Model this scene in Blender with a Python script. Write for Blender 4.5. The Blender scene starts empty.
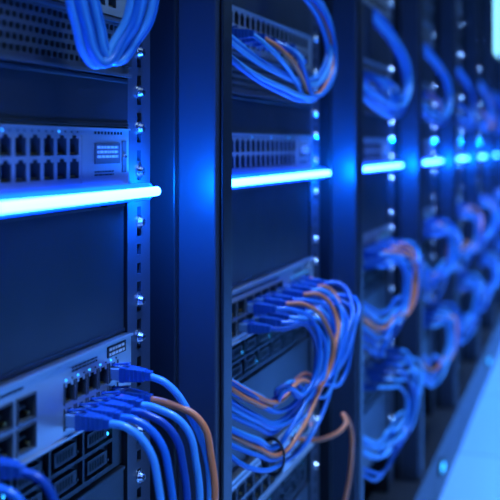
import bpy, math, random
from mathutils import Vector
random.seed(7)
scene = bpy.context.scene
H0 = 0.74           # height of eye line above the floor
PITCH = 0.54        # rack pitch
K0, K1 = -1, 10     # rack range
try:
    scene.view_settings.view_transform = 'Standard'
    scene.view_settings.look = 'None'
except Exception as e:
    print(e)

# ------------------------------------------------------------------ materials
def mat(name, col, rough=0.5, metal=0.0, emit=None, estr=0.0, bump=0.0, bscale=400, spec=0.5, var=0.0, coat=0.0):
    m = bpy.data.materials.new(name); m.use_nodes = True
    nt = m.node_tree; b = nt.nodes['Principled BSDF']
    b.inputs['Base Color'].default_value = (*col, 1)
    b.inputs['Roughness'].default_value = rough
    b.inputs['Metallic'].default_value = metal
    b.inputs['Specular IOR Level'].default_value = spec
    b.inputs['Coat Weight'].default_value = coat
    if emit:
        b.inputs['Emission Color'].default_value = (*emit, 1)
        b.inputs['Emission Strength'].default_value = estr
    if bump or var:
        tc = nt.nodes.new('ShaderNodeTexCoord')
        nz = nt.nodes.new('ShaderNodeTexNoise'); nz.inputs['Scale'].default_value = bscale
        nz.inputs['Detail'].default_value = 4
        nt.links.new(tc.outputs['Object'], nz.inputs['Vector'])
        if bump:
            bp = nt.nodes.new('ShaderNodeBump'); bp.inputs['Strength'].default_value = bump
            bp.inputs['Distance'].default_value = 0.0005
            nt.links.new(nz.outputs['Fac'], bp.inputs['Height'])
            nt.links.new(bp.outputs['Normal'], b.inputs['Normal'])
        if var:
            n2 = nt.nodes.new('ShaderNodeTexNoise'); n2.inputs['Scale'].default_value = 14
            nt.links.new(tc.outputs['Object'], n2.inputs['Vector'])
            mr = nt.nodes.new('ShaderNodeMapRange')
            mr.inputs['To Min'].default_value = max(0, rough-var); mr.inputs['To Max'].default_value = rough+var
            nt.links.new(n2.outputs['Fac'], mr.inputs['Value'])
            nt.links.new(mr.outputs['Result'], b.inputs['Roughness'])
    return m

M = {}
M['coat']  = mat('black_powder_coat', (.019,.020,.026), .38, .1, bump=.25, bscale=900, var=.08)
M['post']  = mat('anodised_post', (.045,.054,.08), .38, .1, bump=.15, bscale=900, var=.06)
M['panel'] = mat('painted_blank_panel', (.018,.021,.030), .38, .1, bump=.2, bscale=1200, var=.08)
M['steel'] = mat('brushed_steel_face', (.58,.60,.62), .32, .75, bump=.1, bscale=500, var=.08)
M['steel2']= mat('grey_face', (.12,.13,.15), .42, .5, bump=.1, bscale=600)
M['dark']  = mat('cavity_black', (.004,.004,.006), .6)
M['chrome']= mat('screw_zinc', (.8,.82,.86), .22, 1.0)
M['white'] = mat('label_white', (.75,.8,.85), .5)
M['ink']   = mat('label_ink', (.02,.02,.03), .5)
M['gold']  = mat('contact_gold', (.8,.55,.2), .3, 1.0)
M['led']   = mat('led_tube', (.5,.8,1), .4, emit=(.80/36,4.8/36,1.0), estr=36)
M['ledhalo']  = mat('led_halo_blue', (.02,.1,.6), .5, emit=(0.0,.055,1.0), estr=5)  # glowing sleeve behind the tube, imitates its blue halo
M['ledc']  = mat('status_led_cyan', (.1,.5,1), .4, emit=(.03,.42,1), estr=3)
M['ledr']  = mat('status_led_amber', (1,.3,.1), .4, emit=(1,.25,.05), estr=1.2)
M['boot']  = mat('plug_boot_blue', (.014,.10,.40), .38, coat=.25)
M['clear'] = mat('plug_clear', (.2,.35,.55), .2, spec=.8)
M['cab1']  = mat('cable_blue', (.018,.20,.72), .34, coat=.35)
M['cab2']  = mat('cable_light_blue', (.09,.42,.92), .34, coat=.35)
M['cab3']  = mat('cable_navy', (.010,.08,.38), .36, coat=.3)
M['cab4']  = mat('cable_orange', (1.0,.26,.09), .40, coat=.2)
M['glowpanel']= mat('bright_panel_glow', (.2,.5,.7), .3, emit=(.25,.75,1), estr=2.2)
M['wall']  = mat('wall_paint', (.04,.055,.09), .8, bump=.2, bscale=60)
M['ceil']  = mat('ceiling_tile', (.10,.12,.17), .85, bump=.2, bscale=80)
M['lamp']  = mat('lamp_diffuser', (.6,.8,1), .5, emit=(.2,.55,1), estr=3)
# floor
fm = bpy.data.materials.new('raised_floor_tile'); fm.use_nodes = True
nt = fm.node_tree; b = nt.nodes['Principled BSDF']
tc = nt.nodes.new('ShaderNodeTexCoord'); br = nt.nodes.new('ShaderNodeTexBrick')
br.offset = 0; br.inputs['Scale'].default_value = 1
br.inputs['Brick Width'].default_value = .6; br.inputs['Row Height'].default_value = .6
br.inputs['Mortar Size'].default_value = .004
br.inputs['Color1'].default_value = (.24,.50,.90,1); br.inputs['Color2'].default_value = (.22,.47,.88,1)
br.inputs['Mortar'].default_value = (.15,.3,.55,1)
nt.links.new(tc.outputs['Object'], br.inputs['Vector']); nt.links.new(br.outputs['Color'], b.inputs['Base Color'])
b.inputs['Roughness'].default_value = .25
M['floor'] = fm

# ------------------------------------------------------------------ mesh builder
class MB:
    def __init__(s): s.v=[]; s.f=[]; s.m=[]; s.mats=[]
    def mi(s, k):
        if k not in s.mats: s.mats.append(k)
        return s.mats.index(k)
    def quad(s, pts, k):
        n=len(s.v); s.v += [tuple(p) for p in pts]; s.f.append(tuple(range(n,n+len(pts)))); s.m.append(s.mi(k))
    def box(s, x0,x1,y0,y1,z0,z1,k):
        s.taper(x0,x1,(y0+y1)/2,(z0+z1)/2,y1-y0,z1-z0,y1-y0,z1-z0,k)
    def taper(s, x0,x1,cy,cz,w0,h0,w1,h1,k, dz=0):
        n=len(s.v); mi=s.mi(k)
        for x,w,h,c in ((x0,w0,h0,cz),(x1,w1,h1,cz+dz)):
            s.v += [(x,cy-w/2,c-h/2),(x,cy+w/2,c-h/2),(x,cy+w/2,c+h/2),(x,cy-w/2,c+h/2)]
        for f in ((0,3,2,1),(4,5,6,7),(0,1,5,4),(1,2,6,5),(2,3,7,6),(3,0,4,7)):
            s.f.append(tuple(n+i for i in f)); s.m.append(mi)
    def cyl(s, x0,x1,cy,cz,r0,r1,k,seg=14):
        n=len(s.v); mi=s.mi(k)
        for x,r in ((x0,r0),(x1,r1)):
            for i in range(seg):
                a=2*math.pi*i/seg; s.v.append((x,cy+r*math.cos(a),cz+r*math.sin(a)))
        s.f.append(tuple(n+i for i in reversed(range(seg)))); s.m.append(mi)
        s.f.append(tuple(n+seg+i for i in range(seg))); s.m.append(mi)
        for i in range(seg):
            j=(i+1)%seg; s.f.append((n+i,n+j,n+seg+j,n+seg+i)); s.m.append(mi)
    def cyly(s, y0,y1,cx,cz,r,k,seg=20,rz=None):
        rz=rz or r
        n=len(s.v); mi=s.mi(k)
        for y in (y0,y1):
            for i in range(seg):
                a=2*math.pi*i/seg; s.v.append((cx+r*math.cos(a),y,cz+rz*math.sin(a)))
        s.f.append(tuple(n+i for i in range(seg))); s.m.append(mi)
        s.f.append(tuple(n+seg+i for i in reversed(range(seg)))); s.m.append(mi)
        for i in range(seg):
            j=(i+1)%seg; s.f.append((n+j,n+i,n+seg+i,n+seg+j)); s.m.append(mi)
    def screw(s, x, y, z, r=.0042):
        s.cyl(x,x+.001,y,z,r*1.35,r*1.35,'chrome')
        s.cyl(x+.001,x+.0042,y,z,r,r*.72,'chrome')
        s.box(x+.0040,x+.0044,y-r*.5,y+r*.5,z-r*.12,z+r*.12,'dark')
        s.box(x+.0040,x+.0044,y-r*.12,y+r*.12,z-r*.5,z+r*.5,'dark')
    def panel(s, xf, y0,y1,z0,z1, holes, k, depth=.012, kin='dark', kwall=None):
        """front plate with real recessed rectangular openings"""
        ys=sorted({round(t,5) for t in [y0,y1]+[a for h in holes for a in h[:2]]})
        zs=sorted({round(t,5) for t in [z0,z1]+[a for h in holes for a in h[2:4]]})
        for zi in range(len(zs)-1):
            cz=(zs[zi]+zs[zi+1])/2
            row=[h for h in holes if h[2]<cz<h[3]]
            run=None
            for yi in range(len(ys)-1):
                cy=(ys[yi]+ys[yi+1])/2
                inside=any(h[0]<cy<h[1] for h in row)
                if not inside and run is None: run=ys[yi]
                if inside and run is not None:
                    s.quad([(xf,run,zs[zi]),(xf,ys[yi],zs[zi]),(xf,ys[yi],zs[zi+1]),(xf,run,zs[zi+1])],k); run=None
            if run is not None:
                s.quad([(xf,run,zs[zi]),(xf,ys[-1],zs[zi]),(xf,ys[-1],zs[zi+1]),(xf,run,zs[zi+1])],k)
        kw=kwall or k
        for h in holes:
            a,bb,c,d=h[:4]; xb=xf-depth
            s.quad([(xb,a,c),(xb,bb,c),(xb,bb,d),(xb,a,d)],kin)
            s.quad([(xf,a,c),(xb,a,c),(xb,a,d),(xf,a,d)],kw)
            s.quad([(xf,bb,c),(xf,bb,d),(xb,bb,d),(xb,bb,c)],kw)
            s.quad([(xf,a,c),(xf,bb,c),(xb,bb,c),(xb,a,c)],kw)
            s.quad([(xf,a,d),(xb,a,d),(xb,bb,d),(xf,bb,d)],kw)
    def shell(s, xf, xb, y0,y1,z0,z1,k):
        s.quad([(xb,y0,z0),(xb,y0,z1),(xb,y1,z1),(xb,y1,z0)],k)
        s.quad([(xf,y0,z0),(xf,y0,z1),(xb,y0,z1),(xb,y0,z0)],k)
        s.quad([(xf,y1,z0),(xb,y1,z0),(xb,y1,z1),(xf,y1,z1)],k)
        s.quad([(xf,y0,z0),(xb,y0,z0),(xb,y1,z0),(xf,y1,z0)],k)
        s.quad([(xf,y0,z1),(xf,y1,z1),(xb,y1,z1),(xb,y0,z1)],k)
    def mesh(s, name):
        me=bpy.data.meshes.new(name); me.from_pydata(s.v,[],s.f)
        for k in s.mats: me.materials.append(M[k])
        me.polygons.foreach_set('material_index', s.m); me.update()
        return me

def place(me, name, k=0, dz=0.0, bevel=0.0, parent=None):
    o=bpy.data.objects.new(name, me); scene.collection.objects.link(o)
    o.location=(0, PITCH*k, dz)
    if bevel:
        bm=o.modifiers.new('bevel','BEVEL'); bm.width=bevel; bm.segments=2; bm.limit_method='ANGLE'; bm.angle_limit=math.radians(40)
    if parent is not None: o.parent=parent
    return o

U0, U1 = .290, .684     # equipment face span within rack 0
# ------------------------------------------------------------------ rack frame
def rack_frame():
    s=MB()
    s.box(-.03,.043,.770,.811,0,2.02,'post')
    s.box(-.03,.010,.7615,.770,0,2.02,'coat')
    s.box(.043,.0465,.779,.802,0.0,2.02,'coat')
    s.box(-.62,-.58,.770,.811,0,2.02,'coat')
    s.box(-.62,.052,.272,.7615,0,.11,'coat')
    s.box(.043,.052,.7615,.812,0,.11,'coat')
    s.box(-.62,.035,.272,.7615,1.96,2.02,'coat')
    s.box(-.58,-.03,.783,.790,.11,2.0,'coat')
    s.box(-.62,-.60,.272,.770,.11,1.96,'dark')
    return s.mesh('rack_frame')
def rail(y0,y1):
    s=MB(); holes=[]; z=.12
    yc=(y0+y1)/2
    while z<1.94:
        holes.append((yc-.0036,yc+.0036,round(z,5),round(z+.0085,5))); z+=.01483
    s.panel(.002,y0,y1,.11,1.96,holes,'post',.006,'dark')
    s.quad([(.002,y1,.11),(-.03,y1,.11),(-.03,y1,1.96),(.002,y1,1.96)],'coat')
    s.quad([(.002,y0,.11),(.002,y0,1.96),(-.03,y0,1.96),(-.03,y0,.11)],'coat')
    return s
def rails():
    r=rail(.686,.728)
    for h in (.0955,.074,.0426,.014,-.020,-.060,-.122,-.151,-.181,-.225,-.262,-.31,-.36,-.42,-.5,.14,.2,.26,.35):
        r.screw(.002,.707,H0+h)
    return r.mesh('right_rail')
def rail_l():
    return rail(.272,.290).mesh('left_rail')
me_frame,me_rr,me_rl=rack_frame(),rails(),rail_l()

# ------------------------------------------------------------------ equipment
def rj(y,z,w=.0125,h=.0115):
    return [(y-w/2,y+w/2,z-h/2,z+h/2),(y-w*.22,y+w*.22,z+h/2,z+h/2+.002)]
def deco_port(s,xf,y,z,w=.0125,h=.0115):
    for i in range(6):
        yy=y-w*.32+i*w*.128
        s.box(xf-.009,xf-.002,yy-.0003,yy+.0003,z-h*.42,z-h*.34,'gold')
def text_bars(s,xf,y0,z0,rows,w,h,k='white'):
    r=random.Random(int(y0*1e4))
    for i in range(rows):
        y=y0
        while y<y0+w:
            l=r.uniform(.002,.006)
            s.box(xf,xf+.0002,y,min(y+l,y0+w),z0-i*h*1.9-h,z0-i*h*1.9,k); y+=l+.0012

def switch_a():
    s=MB(); z0,z1=H0-.0300,H0+.0132; xf=.004
    holes=[]; ports=[]
    for i in range(15):
        y=.361+i*.0170
        for z in (H0-.0005,H0-.0165):
            holes+=rj(y,z); ports.append((y,z))
    for i in range(9):
        holes.append((.628+i*.0052,.631+i*.0052,H0+.0085,H0+.0105))
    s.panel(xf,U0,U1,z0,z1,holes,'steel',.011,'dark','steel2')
    s.shell(xf,-.35,U0,U1,z0,z1,'steel2')
    for y,z in ports: deco_port(s,xf,y,z)
    for i in range(15):
        y=.361+i*.0170
        for dy in (-.004,.004):
            s.box(xf,xf+.0004,y+dy-.0007,y+dy+.0007,H0+.0092,H0+.0102,'ledc' if (i%4==1 and dy<0) else 'ink')
    for a,b in ((.3505,.3515),(.6085,.6095)): s.box(xf,xf+.0008,a,b,H0-.026,H0+.0075,'steel')
    s.box(xf,xf+.0008,.3505,.6095,H0-.0272,H0-.026,'steel')
    s.box(xf,xf+.0008,.628,.668,H0-.013,H0+.002,'steel2')
    text_bars(s,xf+.0008,.631,H0+.0000,3,.033,.0018)
    s.box(xf,xf+.0006,.672,.679,H0-.020,H0+.004,'steel2')
    s.cyl(xf,xf+.002,.6755,H0-.008,.0018,.0016,'chrome')
    text_bars(s,xf+.0002,.628,H0-.018,2,.03,.0012,'ink')
    s.box(-.002,xf+.0015,U0,U1,z1-.0012,z1,'steel')
    s.box(-.002,xf+.0015,U0,U1,z0,z0+.0012,'steel')
    return s.mesh('network_switch')

PLUGS=[.588,.6045,.621,.6375,.654]
def server_b():
    s=MB(); z0,z1=H0-.197,H0-.1435; xf=.006; holes=[]
    big=[]
    for i in range(9):
        y=.3195+i*.0268
        for z in (H0-.1635,H0-.1825):
            holes.append((y-.0100,y+.0100,z-.0072,z+.0072)); big.append((y,z))
    pr=[]
    for y in PLUGS:
        for z in (H0-.1675,H0-.1845):
            holes+=rj(y,z,.0125,.0108); pr.append((y,z))
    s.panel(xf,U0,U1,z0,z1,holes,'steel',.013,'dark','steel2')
    s.shell(xf,-.45,U0,U1,z0,z1,'steel2')
    for y,z in pr:
        deco_port(s,xf,y,z)
        s.box(xf,xf+.0008,y-.0072,y-.0064,z-.0062,z+.0085,'steel2'); s.box(xf,xf+.0008,y+.0064,y+.0072,z-.0062,z+.0085,'steel2')
    for y,z in big:
        s.box(xf-.012,xf-.004,y-.006,y+.006,z-.0012,z+.0002,'steel2')
        s.box(xf,xf+.001,y-.0112,y+.0112,z+.0072,z+.0082,'steel2'); s.box(xf,xf+.001,y-.0112,y+.0112,z-.0082,z-.0072,'steel2')
        s.box(xf,xf+.001,y-.0112,y-.0102,z-.0072,z+.0072,'steel2'); s.box(xf,xf+.001,y+.0102,y+.0112,z-.0072,z+.0072,'steel2')
        s.cyl(xf-.004,xf-.001,y+.005,z-.004,.0012,.001,'gold')
    for y in PLUGS:
        s.box(xf,xf+.0005,y-.005,y-.0036,H0-.1578,H0-.1568,'ledc'); s.box(xf,xf+.0005,y+.0036,y+.005,H0-.1578,H0-.1568,'ink')
    s.box(xf,xf+.0006,.6690,.6710,H0-.169,H0-.167,'ledr')
    s.cyl(xf,xf+.0015,.6745,H0-.185,.003,.0026,'chrome')
    s.box(xf,xf+.0006,.644,.674,H0-.1550,H0-.1468,'ink')
    text_bars(s,xf+.0006,.6465,H0-.1482,2,.025,.0020)
    text_bars(s,xf+.0002,.592,H0-.150,2,.036,.0012,'ink')
    text_bars(s,xf+.0002,.33,H0-.149,1,.2,.0016,'ink')
    s.box(-.002,xf+.002,U0,U1,z1-.0015,z1,'steel')
    s.box(-.002,xf+.002,U0,U1,z0,z0+.0015,'steel')
    return s.mesh('rack_server')

def grille_unit():
    s=MB(); z0,z1=H0+.0522,H0+.0948; xf=.004; holes=[]
    n=int((.668-.30)/.0075)
    for r in range(5):
        for i in range(n):
            y=.300+i*.0075+(.00375 if r%2 else 0)
            z=z0+.0065+r*.0068
            holes.append((y,y+.0052,z,z+.0040))
    s.panel(xf,U0,U1,z0,z1,holes,'steel2',.006,'dark')
    s.shell(xf,-.45,U0,U1,z0,z1,'coat')
    s.box(-.002,xf+.003,U0,U1,z0,z0+.0025,'steel2'); s.box(-.002,xf+.003,U0,U1,z1-.0025,z1,'steel2')
    s.box(xf,xf+.004,.672,.681,z0+.008,z1-.008,'coat')
    return s.mesh('ventilated_server')

def patch_panel():
    s=MB(); z0,z1=H0+.0965,H0+.1400; xf=.004; holes=[]; ports=[]
    for i in range(20):
        y=.322+i*.0176
        for z in (H0+.1285,H0+.1085):
            holes+=rj(y,z); ports.append((y,z))
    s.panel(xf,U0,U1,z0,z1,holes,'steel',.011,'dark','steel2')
    s.shell(xf,-.2,U0,U1,z0,z1,'coat')
    for y,z in ports: deco_port(s,xf,y,z)
    for i in range(20):
        s.box(xf,xf+.0004,.3175+i*.0176,.3265+i*.0176,H0+.1168,H0+.1195,'steel2')
    s.box(-.002,xf+.0015,U0,U1,z1-.0012,z1,'steel'); s.box(-.002,xf+.0015,U0,U1,z0,z0+.0012,'steel')
    return s.mesh('patch_panel')

def drive_server():
    s=MB(); z0,z1=H0-.2440,H0-.1995; xf=-.002; holes=[]
    for i in range(8):
        y=.298+i*.0466
        for r in range(2):
            z=z0+.004+r*.0195
            holes.append((y,y+.0440,z,z+.0170))
    s.panel(xf,U0,U1,z0,z1,holes,'coat',.004,'coat')
    s.shell(xf,-.55,U0,U1,z0,z1,'coat')
    rr=random.Random(3)
    for h in holes:
        s.box(xf-.004,xf+.0005,h[0]+.004,h[1]-.010,h[2]+.0035,h[3]-.0035,'coat')
        for q in range(6):
            yy=h[0]+.007+q*.004
            s.box(xf+.0005,xf+.0009,yy,yy+.0022,h[2]+.0055,h[3]-.0055,'dark')
        s.cyl(xf-.003,xf-.001,h[1]-.005,h[2]+.0045,.0013,.0012,'ledc' if rr.random()<.25 else 'ink')
    return s.mesh('drive_bay_server')

def blank(h0,h1,x=.003,lip=True):
    s=MB(); z0,z1=H0+h0+.0006,H0+h1-.0006
    s.box(x-.003,x,U0,U1,z0,z1,'panel')
    if lip:
        s.box(x-.018,x-.003,U0,U1,z1-.0015,z1,'panel'); s.box(x-.018,x-.003,U0,U1,z0,z0+.0015,'panel')
        s.box(x,x+.0012,U0,U1,z1-.003,z1,'panel'); s.box(x,x+.0012,U0,U1,z0,z0+.003,'panel')
    return s.mesh('blank_panel')

def led_bar():
    s=MB(); zc=H0-.0348; a,b=.300,.694
    s.box(.004,.0135,a,b,zc-.0035,zc+.0035,'coat')
    s.cyly(a+.001,b-.0012,.0165,zc,.0042,'ledhalo',rz=.0066)
    s.cyly(a+.002,b-.0004,.0235,zc,.0033,'led',rz=.0036)
    s.box(.004,.0275,a-.003,a+.001,zc-.0066,zc+.0066,'coat')
    for y in (.33,.65): s.box(.001,.006,y-.006,y+.006,zc-.010,zc-.0035,'coat')
    return s.mesh('led_light_bar')

def plinth_glint():  # added glowing spot, stands in for a reflection on the plinth
    s=MB(); s.box(.052,.056,.44,.50,.05,.075,'coat'); s.box(.056,.058,.455,.485,.056,.069,'ledc'); return s.mesh('plinth_glint')
pm=plinth_glint()
ME=dict(sw=switch_a(),sb=server_b(),gr=grille_unit(),pp=patch_panel(),ds=drive_server(),led=led_bar(),
        b1=blank(.0137,.0515),b2=blank(-.143,-.0425,.000),b0=blank(-.0425,-.031,-.002,False),
        b3=blank(-.330,-.2450,.0),b4=blank(.141,.229))
LP=bpy.data.lights.new('post_glow_light','POINT'); LP.energy=1.6; LP.color=(.0,.13,1); LP.shadow_soft_size=.003  # point light added at the bar end to make the glow on the post
for k in range(K0,K1):
    e=bpy.data.objects.new('server_rack',None); scene.collection.objects.link(e); e.location=(0,PITCH*k,0)
    parts=[(me_frame,'frame',.0022),(me_rr,'mounting_rail_1',0),(me_rl,'mounting_rail_2',0)]
    if k%2: parts.append((pm,'plinth_glint_spot',0))
    for me,n,bv in parts:
        o=bpy.data.objects.new(n,me); scene.collection.objects.link(o); o.parent=e
        if bv:
            bm=o.modifiers.new('bevel','BEVEL'); bm.width=bv; bm.segments=3; bm.limit_method='ANGLE'
    place(ME['sw'],'network_switch',k)
    place(ME['sb'],'rack_server',k)
    place(ME['gr'],'ventilated_server',k)
    place(ME['pp'],'patch_panel',k)
    place(ME['ds'],'drive_bay_server',k)
    lb=place(ME['led'],'led_light_bar',k)
    lo=bpy.data.objects.new('post_glow',LP); scene.collection.objects.link(lo); lo.parent=lb; lo.location=(.0235,.6975,H0-.0348)
    for m in ('b0','b1','b2','b3','b4'): place(ME[m],'blank_panel',k,bevel=.0008)
    place(ME['sb'],'rack_server',k,-.187)
    place(ME['ds'],'drive_bay_server',k,-.187)
    place(ME['ds'],'drive_bay_server',k,-.233)
    place(ME['pp'],'patch_panel',k,.1335)
    place(ME['gr'],'ventilated_server',k,.223)
    place(ME['gr'],'ventilated_server',k,.268)
    place(ME['sw'],'network_switch',k,.395)
    place(ME['b2'],'blank_panel',k,.555,bevel=.0008)
    place(ME['ds'],'drive_bay_server',k,.75)
    place(ME['b2'],'blank_panel',k,.8,bevel=.0008)
    place(ME['b2'],'blank_panel',k,-.39,bevel=.0008)

# ------------------------------------------------------------------ plugs and cables
def plug_mesh():
    s=MB()
    s.box(-.006,.0075,-.0058,.0058,-.0042,.0042,'clear')
    s.taper(.0075,.012,0,0,.0128,.0112,.0128,.0112,'boot')
    s.taper(.012,.0265,0,0,.0122,.0104,.0082,.0082,'boot')
    for i in range(4):
        x=.0145+i*.0032; w=.0126-i*.0009
        s.box(x,x+.0014,-w/2,w/2,-.0050+i*.0003,.0050-i*.0003,'boot')
    s.taper(.0265,.031,0,0,.0072,.0072,.0064,.0064,'boot')
    s.taper(-.002,.0135,0,.0056,.0045,.0012,.0045,.0014,'boot',dz=.0022)
    return s.mesh('plug')
PM=plug_mesh()
def bundle(k, name, cables, plugs, dz=0, r=.0027):
    e=bpy.data.objects.new(name,None); scene.collection.objects.link(e); e.location=(0,PITCH*k,H0+dz)
    cu=bpy.data.curves.new('cables','CURVE'); cu.dimensions='3D'; cu.bevel_depth=r; cu.bevel_resolution=3; cu.resolution_u=10
    for m in ('cab1','cab2','cab3','cab4'): cu.materials.append(M[m])
    for pts,mi in cables:
        sp=cu.splines.new('BEZIER'); sp.bezier_points.add(len(pts)-1); sp.material_index=mi; sp.use_smooth=True
        for bp,p in zip(sp.bezier_points,pts):
            bp.co=p; bp.handle_left_type=bp.handle_right_type='AUTO'
    o=bpy.data.objects.new('cables',cu); scene.collection.objects.link(o); o.parent=e
    for i,p in enumerate(plugs):
        q=bpy.data.objects.new('plug_%d'%(i+1),PM); scene.collection.objects.link(q); q.parent=e; q.location=p
        bm=q.modifiers.new('bevel','BEVEL'); bm.width=.0006; bm.segments=2; bm.limit_method='ANGLE'
    return e
R=random.Random(21)
def j(a): return R.uniform(-a,a)
def pickc(): return R.choice([0,0,1,1,1,2,0])

cab=[];pl=[]
for i,y in enumerate(PLUGS):
    pl.append((.006,y,-.1845))
    ex=(0,.001,.0045,.007,.012)[i]
    cab.append(([(.034,y,-.1845),(.047,y+.002,-.1866),(.061+ex,y+.005,-.1985),(.069+ex,y+.006,-.224),(.072+ex,y+.004,-.262),(.068,y-.004,-.33),(.05,y-.02,-.42),(.02,y-.03,-.50)],[1,0,2,1,3][i]))
pl.append((.006,.654,-.1675))
cab.append(([(.034,.654,-.1675),(.048,.656,-.173),(.064,.660,-.194),(.077,.662,-.226),(.081,.658,-.262),(.078,.65,-.33),(.05,.62,-.42),(.02,.60,-.50)],1))
for i,y in enumerate((.4267,.4535,.4803)):
    pl.append((.006,y,-.1825))
    cab.append(([(.034,y,-.1825),(.048,y+.002,-.1875),(.056,y+.004,-.2045),(.058,y+.003,-.2345),(.05,y,-.29),(.03,y,-.38)],[2,0,2][i]))
bundle(0,'ethernet_cable_bundle',cab,pl)

def loops_low(k,dz,n,orange):
    cab=[];pl=[]
    for i in range(n):
        t=(i+.5)/n
        y0=.395+t*.255+j(.004)
        row=-.1675 if i%2 else -.1845
        pl.append((.006,y0,row))
        a=.460+.140*t+j(.028); o=j(.009)
        sag=-.324+.065*abs(j(1.1))+j(.006)
        pts=[(.034,y0,row),(.050+o,y0+.012,row-.002),
             (.066+o,(y0+a)/2+.022,-.192+j(.010)),
             (.070+o,a+.004,-.230+j(.012)),
             (.062+o,a-.018,-.268+j(.012)),
             (.052+o,a-.070,sag+.012),
             (.044+o*.6,.41+j(.014),sag),
             (.036,.35+j(.012),sag+.018),
             (.015,.30+j(.006),sag+.05)]
        cab.append((pts,3 if i in orange else pickc()))
    bundle(k,'ethernet_cable_bundle',cab,pl,dz,r=.0025)
def loops_top(k,n,dz=0,orange=()):
    cab=[];pl=[]
    for i in range(n):
        t=i/n
        o=j(.007); d=j(.010)
        lo=.047+.030*t+j(.005)
        if i%2:
            y0=.322+.0176*(2+int(t*10)); z0=.1085
            pl.append((.004,y0,z0))
            st=[(.032,y0,z0),(.045+o,y0+.008,z0-.012),(.052+o,.44+.05*t+d,lo+.018)]
        else:
            st=[(.010,.300,lo+.045),(.030,.330,lo+.022),(.044+o,.40+d,lo+.004)]
        pts=st+[(.052+o,.49+d,lo-.001),(.056+o,.545+.01*t+d,lo+.014),
             (.055+o,.578+.01*t+d,lo+.048),(.048+o,.570+d,lo+.09),(.03,.54+d,lo+.125),(.012,.50+d,lo+.15)]
        cab.append((pts,3 if i in orange else pickc()))
    bundle(k,'ethernet_cable_bundle',cab,pl,dz,r=.0025)
cab=[]
for i in range(7):
    t=i/6; o=j(.003)
    lo=.051+.004*t
    cab.append(([(.004,.540+.006*i,.125),(.026+o,.545+.005*i,.105),(.032+o,.552+.005*i,.078),(.034+o,.562+.004*i,lo+.007),
                 (.036+o,.576+.004*i,lo+.002),(.040+o,.590+.005*i,lo+.018),(.046+o,.600+.005*i,.09),(.047+o,.602+.005*i,.13),(.035,.59,.20)],[1,0,1,0,2,1,0][i]))
bundle(0,'ethernet_cable_bundle',cab,[])
for k in range(1,K1):
    n=15 if k<3 else 11
    loops_low(k,0,n,(3,7,11) if k in (1,2,4) else (5,))
    if k>=2: loops_low(k,-.187,9,(4,) if k==3 else ())
    loops_top(k,11 if k<3 else 8,0,(3,) if k%2 else ())
bundle(1,'fiber_patch_cable',[([(.006,.60,-.3545),(.04,.605,-.352),(.062,.625,-.338),(.055,.64,-.330),(.060,.655,-.345),(.062,.660,-.38),(.05,.655,-.46),(.02,.64,-.55)],3)],[])

for k in range(1,4):
    bpy.ops.mesh.primitive_torus_add(major_radius=.015,minor_radius=.0016,major_segments=28,minor_segments=6,location=(.040,.40+PITCH*k,H0-.312),rotation=(math.pi/2,0,0))
    t=bpy.context.object; t.name='cable_tie'; t.data.name='cable_tie'; t.data.materials.append(M['ink']); t.scale=(.8,1.2,1)

# ------------------------------------------------------------------ glowing panels added to stand for a bright area at the far racks
def bright_panel():
    s=MB()
    s.box(.012,.032,.34,.70,H0+.33,H0+.62,'coat')
    s.box(.032,.0335,.350,.690,H0+.34,H0+.61,'glowpanel')
    s.box(.003,.012,.48,.56,H0+.42,H0+.52,'coat')
    return s.mesh('far_bright_panel')
dm=bright_panel()
for k in (6,7): place(dm,'far_bright_panel',k,bevel=.001)

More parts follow.
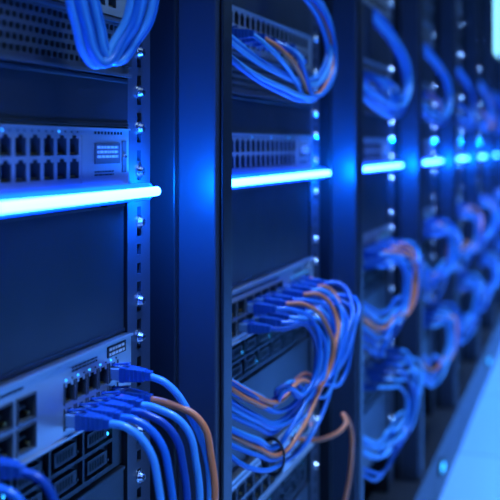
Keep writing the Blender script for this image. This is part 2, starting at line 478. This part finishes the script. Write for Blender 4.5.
# ------------------------------------------------------------------ room
Y0,Y1=-1.2,PITCH*K1+1.6
def slab(name,x0,x1,y0,y1,z0,z1,k):
    s=MB(); s.box(x0,x1,y0,y1,z0,z1,k); return place(s.mesh(name),name)
slab('floor',-1.2,1.9,Y0,Y1,-.1,0,'floor')
slab('ceiling',-1.2,1.9,Y0,Y1,2.7,2.8,'ceil')
slab('wall_left',-1.3,-1.2,Y0,Y1,0,2.7,'wall')
slab('wall_right',1.9,2.0,Y0,Y1,0,2.7,'wall')
slab('wall_far',-1.3,2.0,Y1,Y1+.1,0,2.7,'wall')
slab('wall_near',-1.3,2.0,Y0-.1,Y0,0,2.7,'wall')
slab('baseboard_right',1.885,1.9,Y0,Y1,0,.1,'coat')
def ceil_lamp(y,en,col):
    s=MB(); s.box(.60,.80,y-.6,y+.6,2.66,2.70,'coat'); s.box(.62,.78,y-.58,y+.58,2.652,2.66,'lamp')
    place(s.mesh('ceiling_lamp'),'ceiling_lamp')
    l=bpy.data.lights.new('lamp_light','AREA'); l.shape='RECTANGLE'; l.size=.2; l.size_y=1.2; l.energy=en; l.color=col; l.spread=math.radians(62)
    o=bpy.data.objects.new('ceiling_lamp_light',l); scene.collection.objects.link(o); o.location=(.70,y,2.64)
for y,en,col in ((0,13,(.36,.60,1)),(1.6,19,(.28,.52,1)),(3.2,32,(.20,.45,1)),(4.8,32,(.20,.45,1))): ceil_lamp(y,en,col)
def fill_lamp(y,z,en):  # added fill light with a lamp body, out of view on the right wall
    s=MB(); s.box(1.84,1.9,y-.5,y+.5,z-.05,z+.05,'coat'); s.box(1.836,1.84,y-.48,y+.48,z-.04,z+.04,'lamp'); place(s.mesh('fill_panel'),'fill_panel')
    l=bpy.data.lights.new('fill_area','AREA'); l.shape='RECTANGLE'; l.size=.9; l.size_y=.12; l.energy=en; l.color=(.22,.45,1)
    o=bpy.data.objects.new('fill_light',l); scene.collection.objects.link(o); o.location=(1.82,y,z); o.rotation_euler=(math.radians(90),0,math.radians(90))
fill_lamp(.2,1.7,2.4); fill_lamp(2.4,1.7,1.8); fill_lamp(4.6,1.7,1.8)

w=bpy.data.worlds.new('world'); scene.world=w; w.use_nodes=True
w.node_tree.nodes['Background'].inputs[0].default_value=(.01,.04,.15,1); w.node_tree.nodes['Background'].inputs[1].default_value=.2

# ------------------------------------------------------------------ camera
c=bpy.data.cameras.new('cam'); co=bpy.data.objects.new('camera',c); scene.collection.objects.link(co); scene.camera=co
c.sensor_width=36; c.lens=70.6; c.shift_y=-.208; c.clip_start=.02
co.location=(.334,0,H0); co.rotation_euler=(math.pi/2,0,math.radians(18.7))
c.dof.use_dof=True; c.dof.focus_distance=.78; c.dof.aperture_fstop=6.8
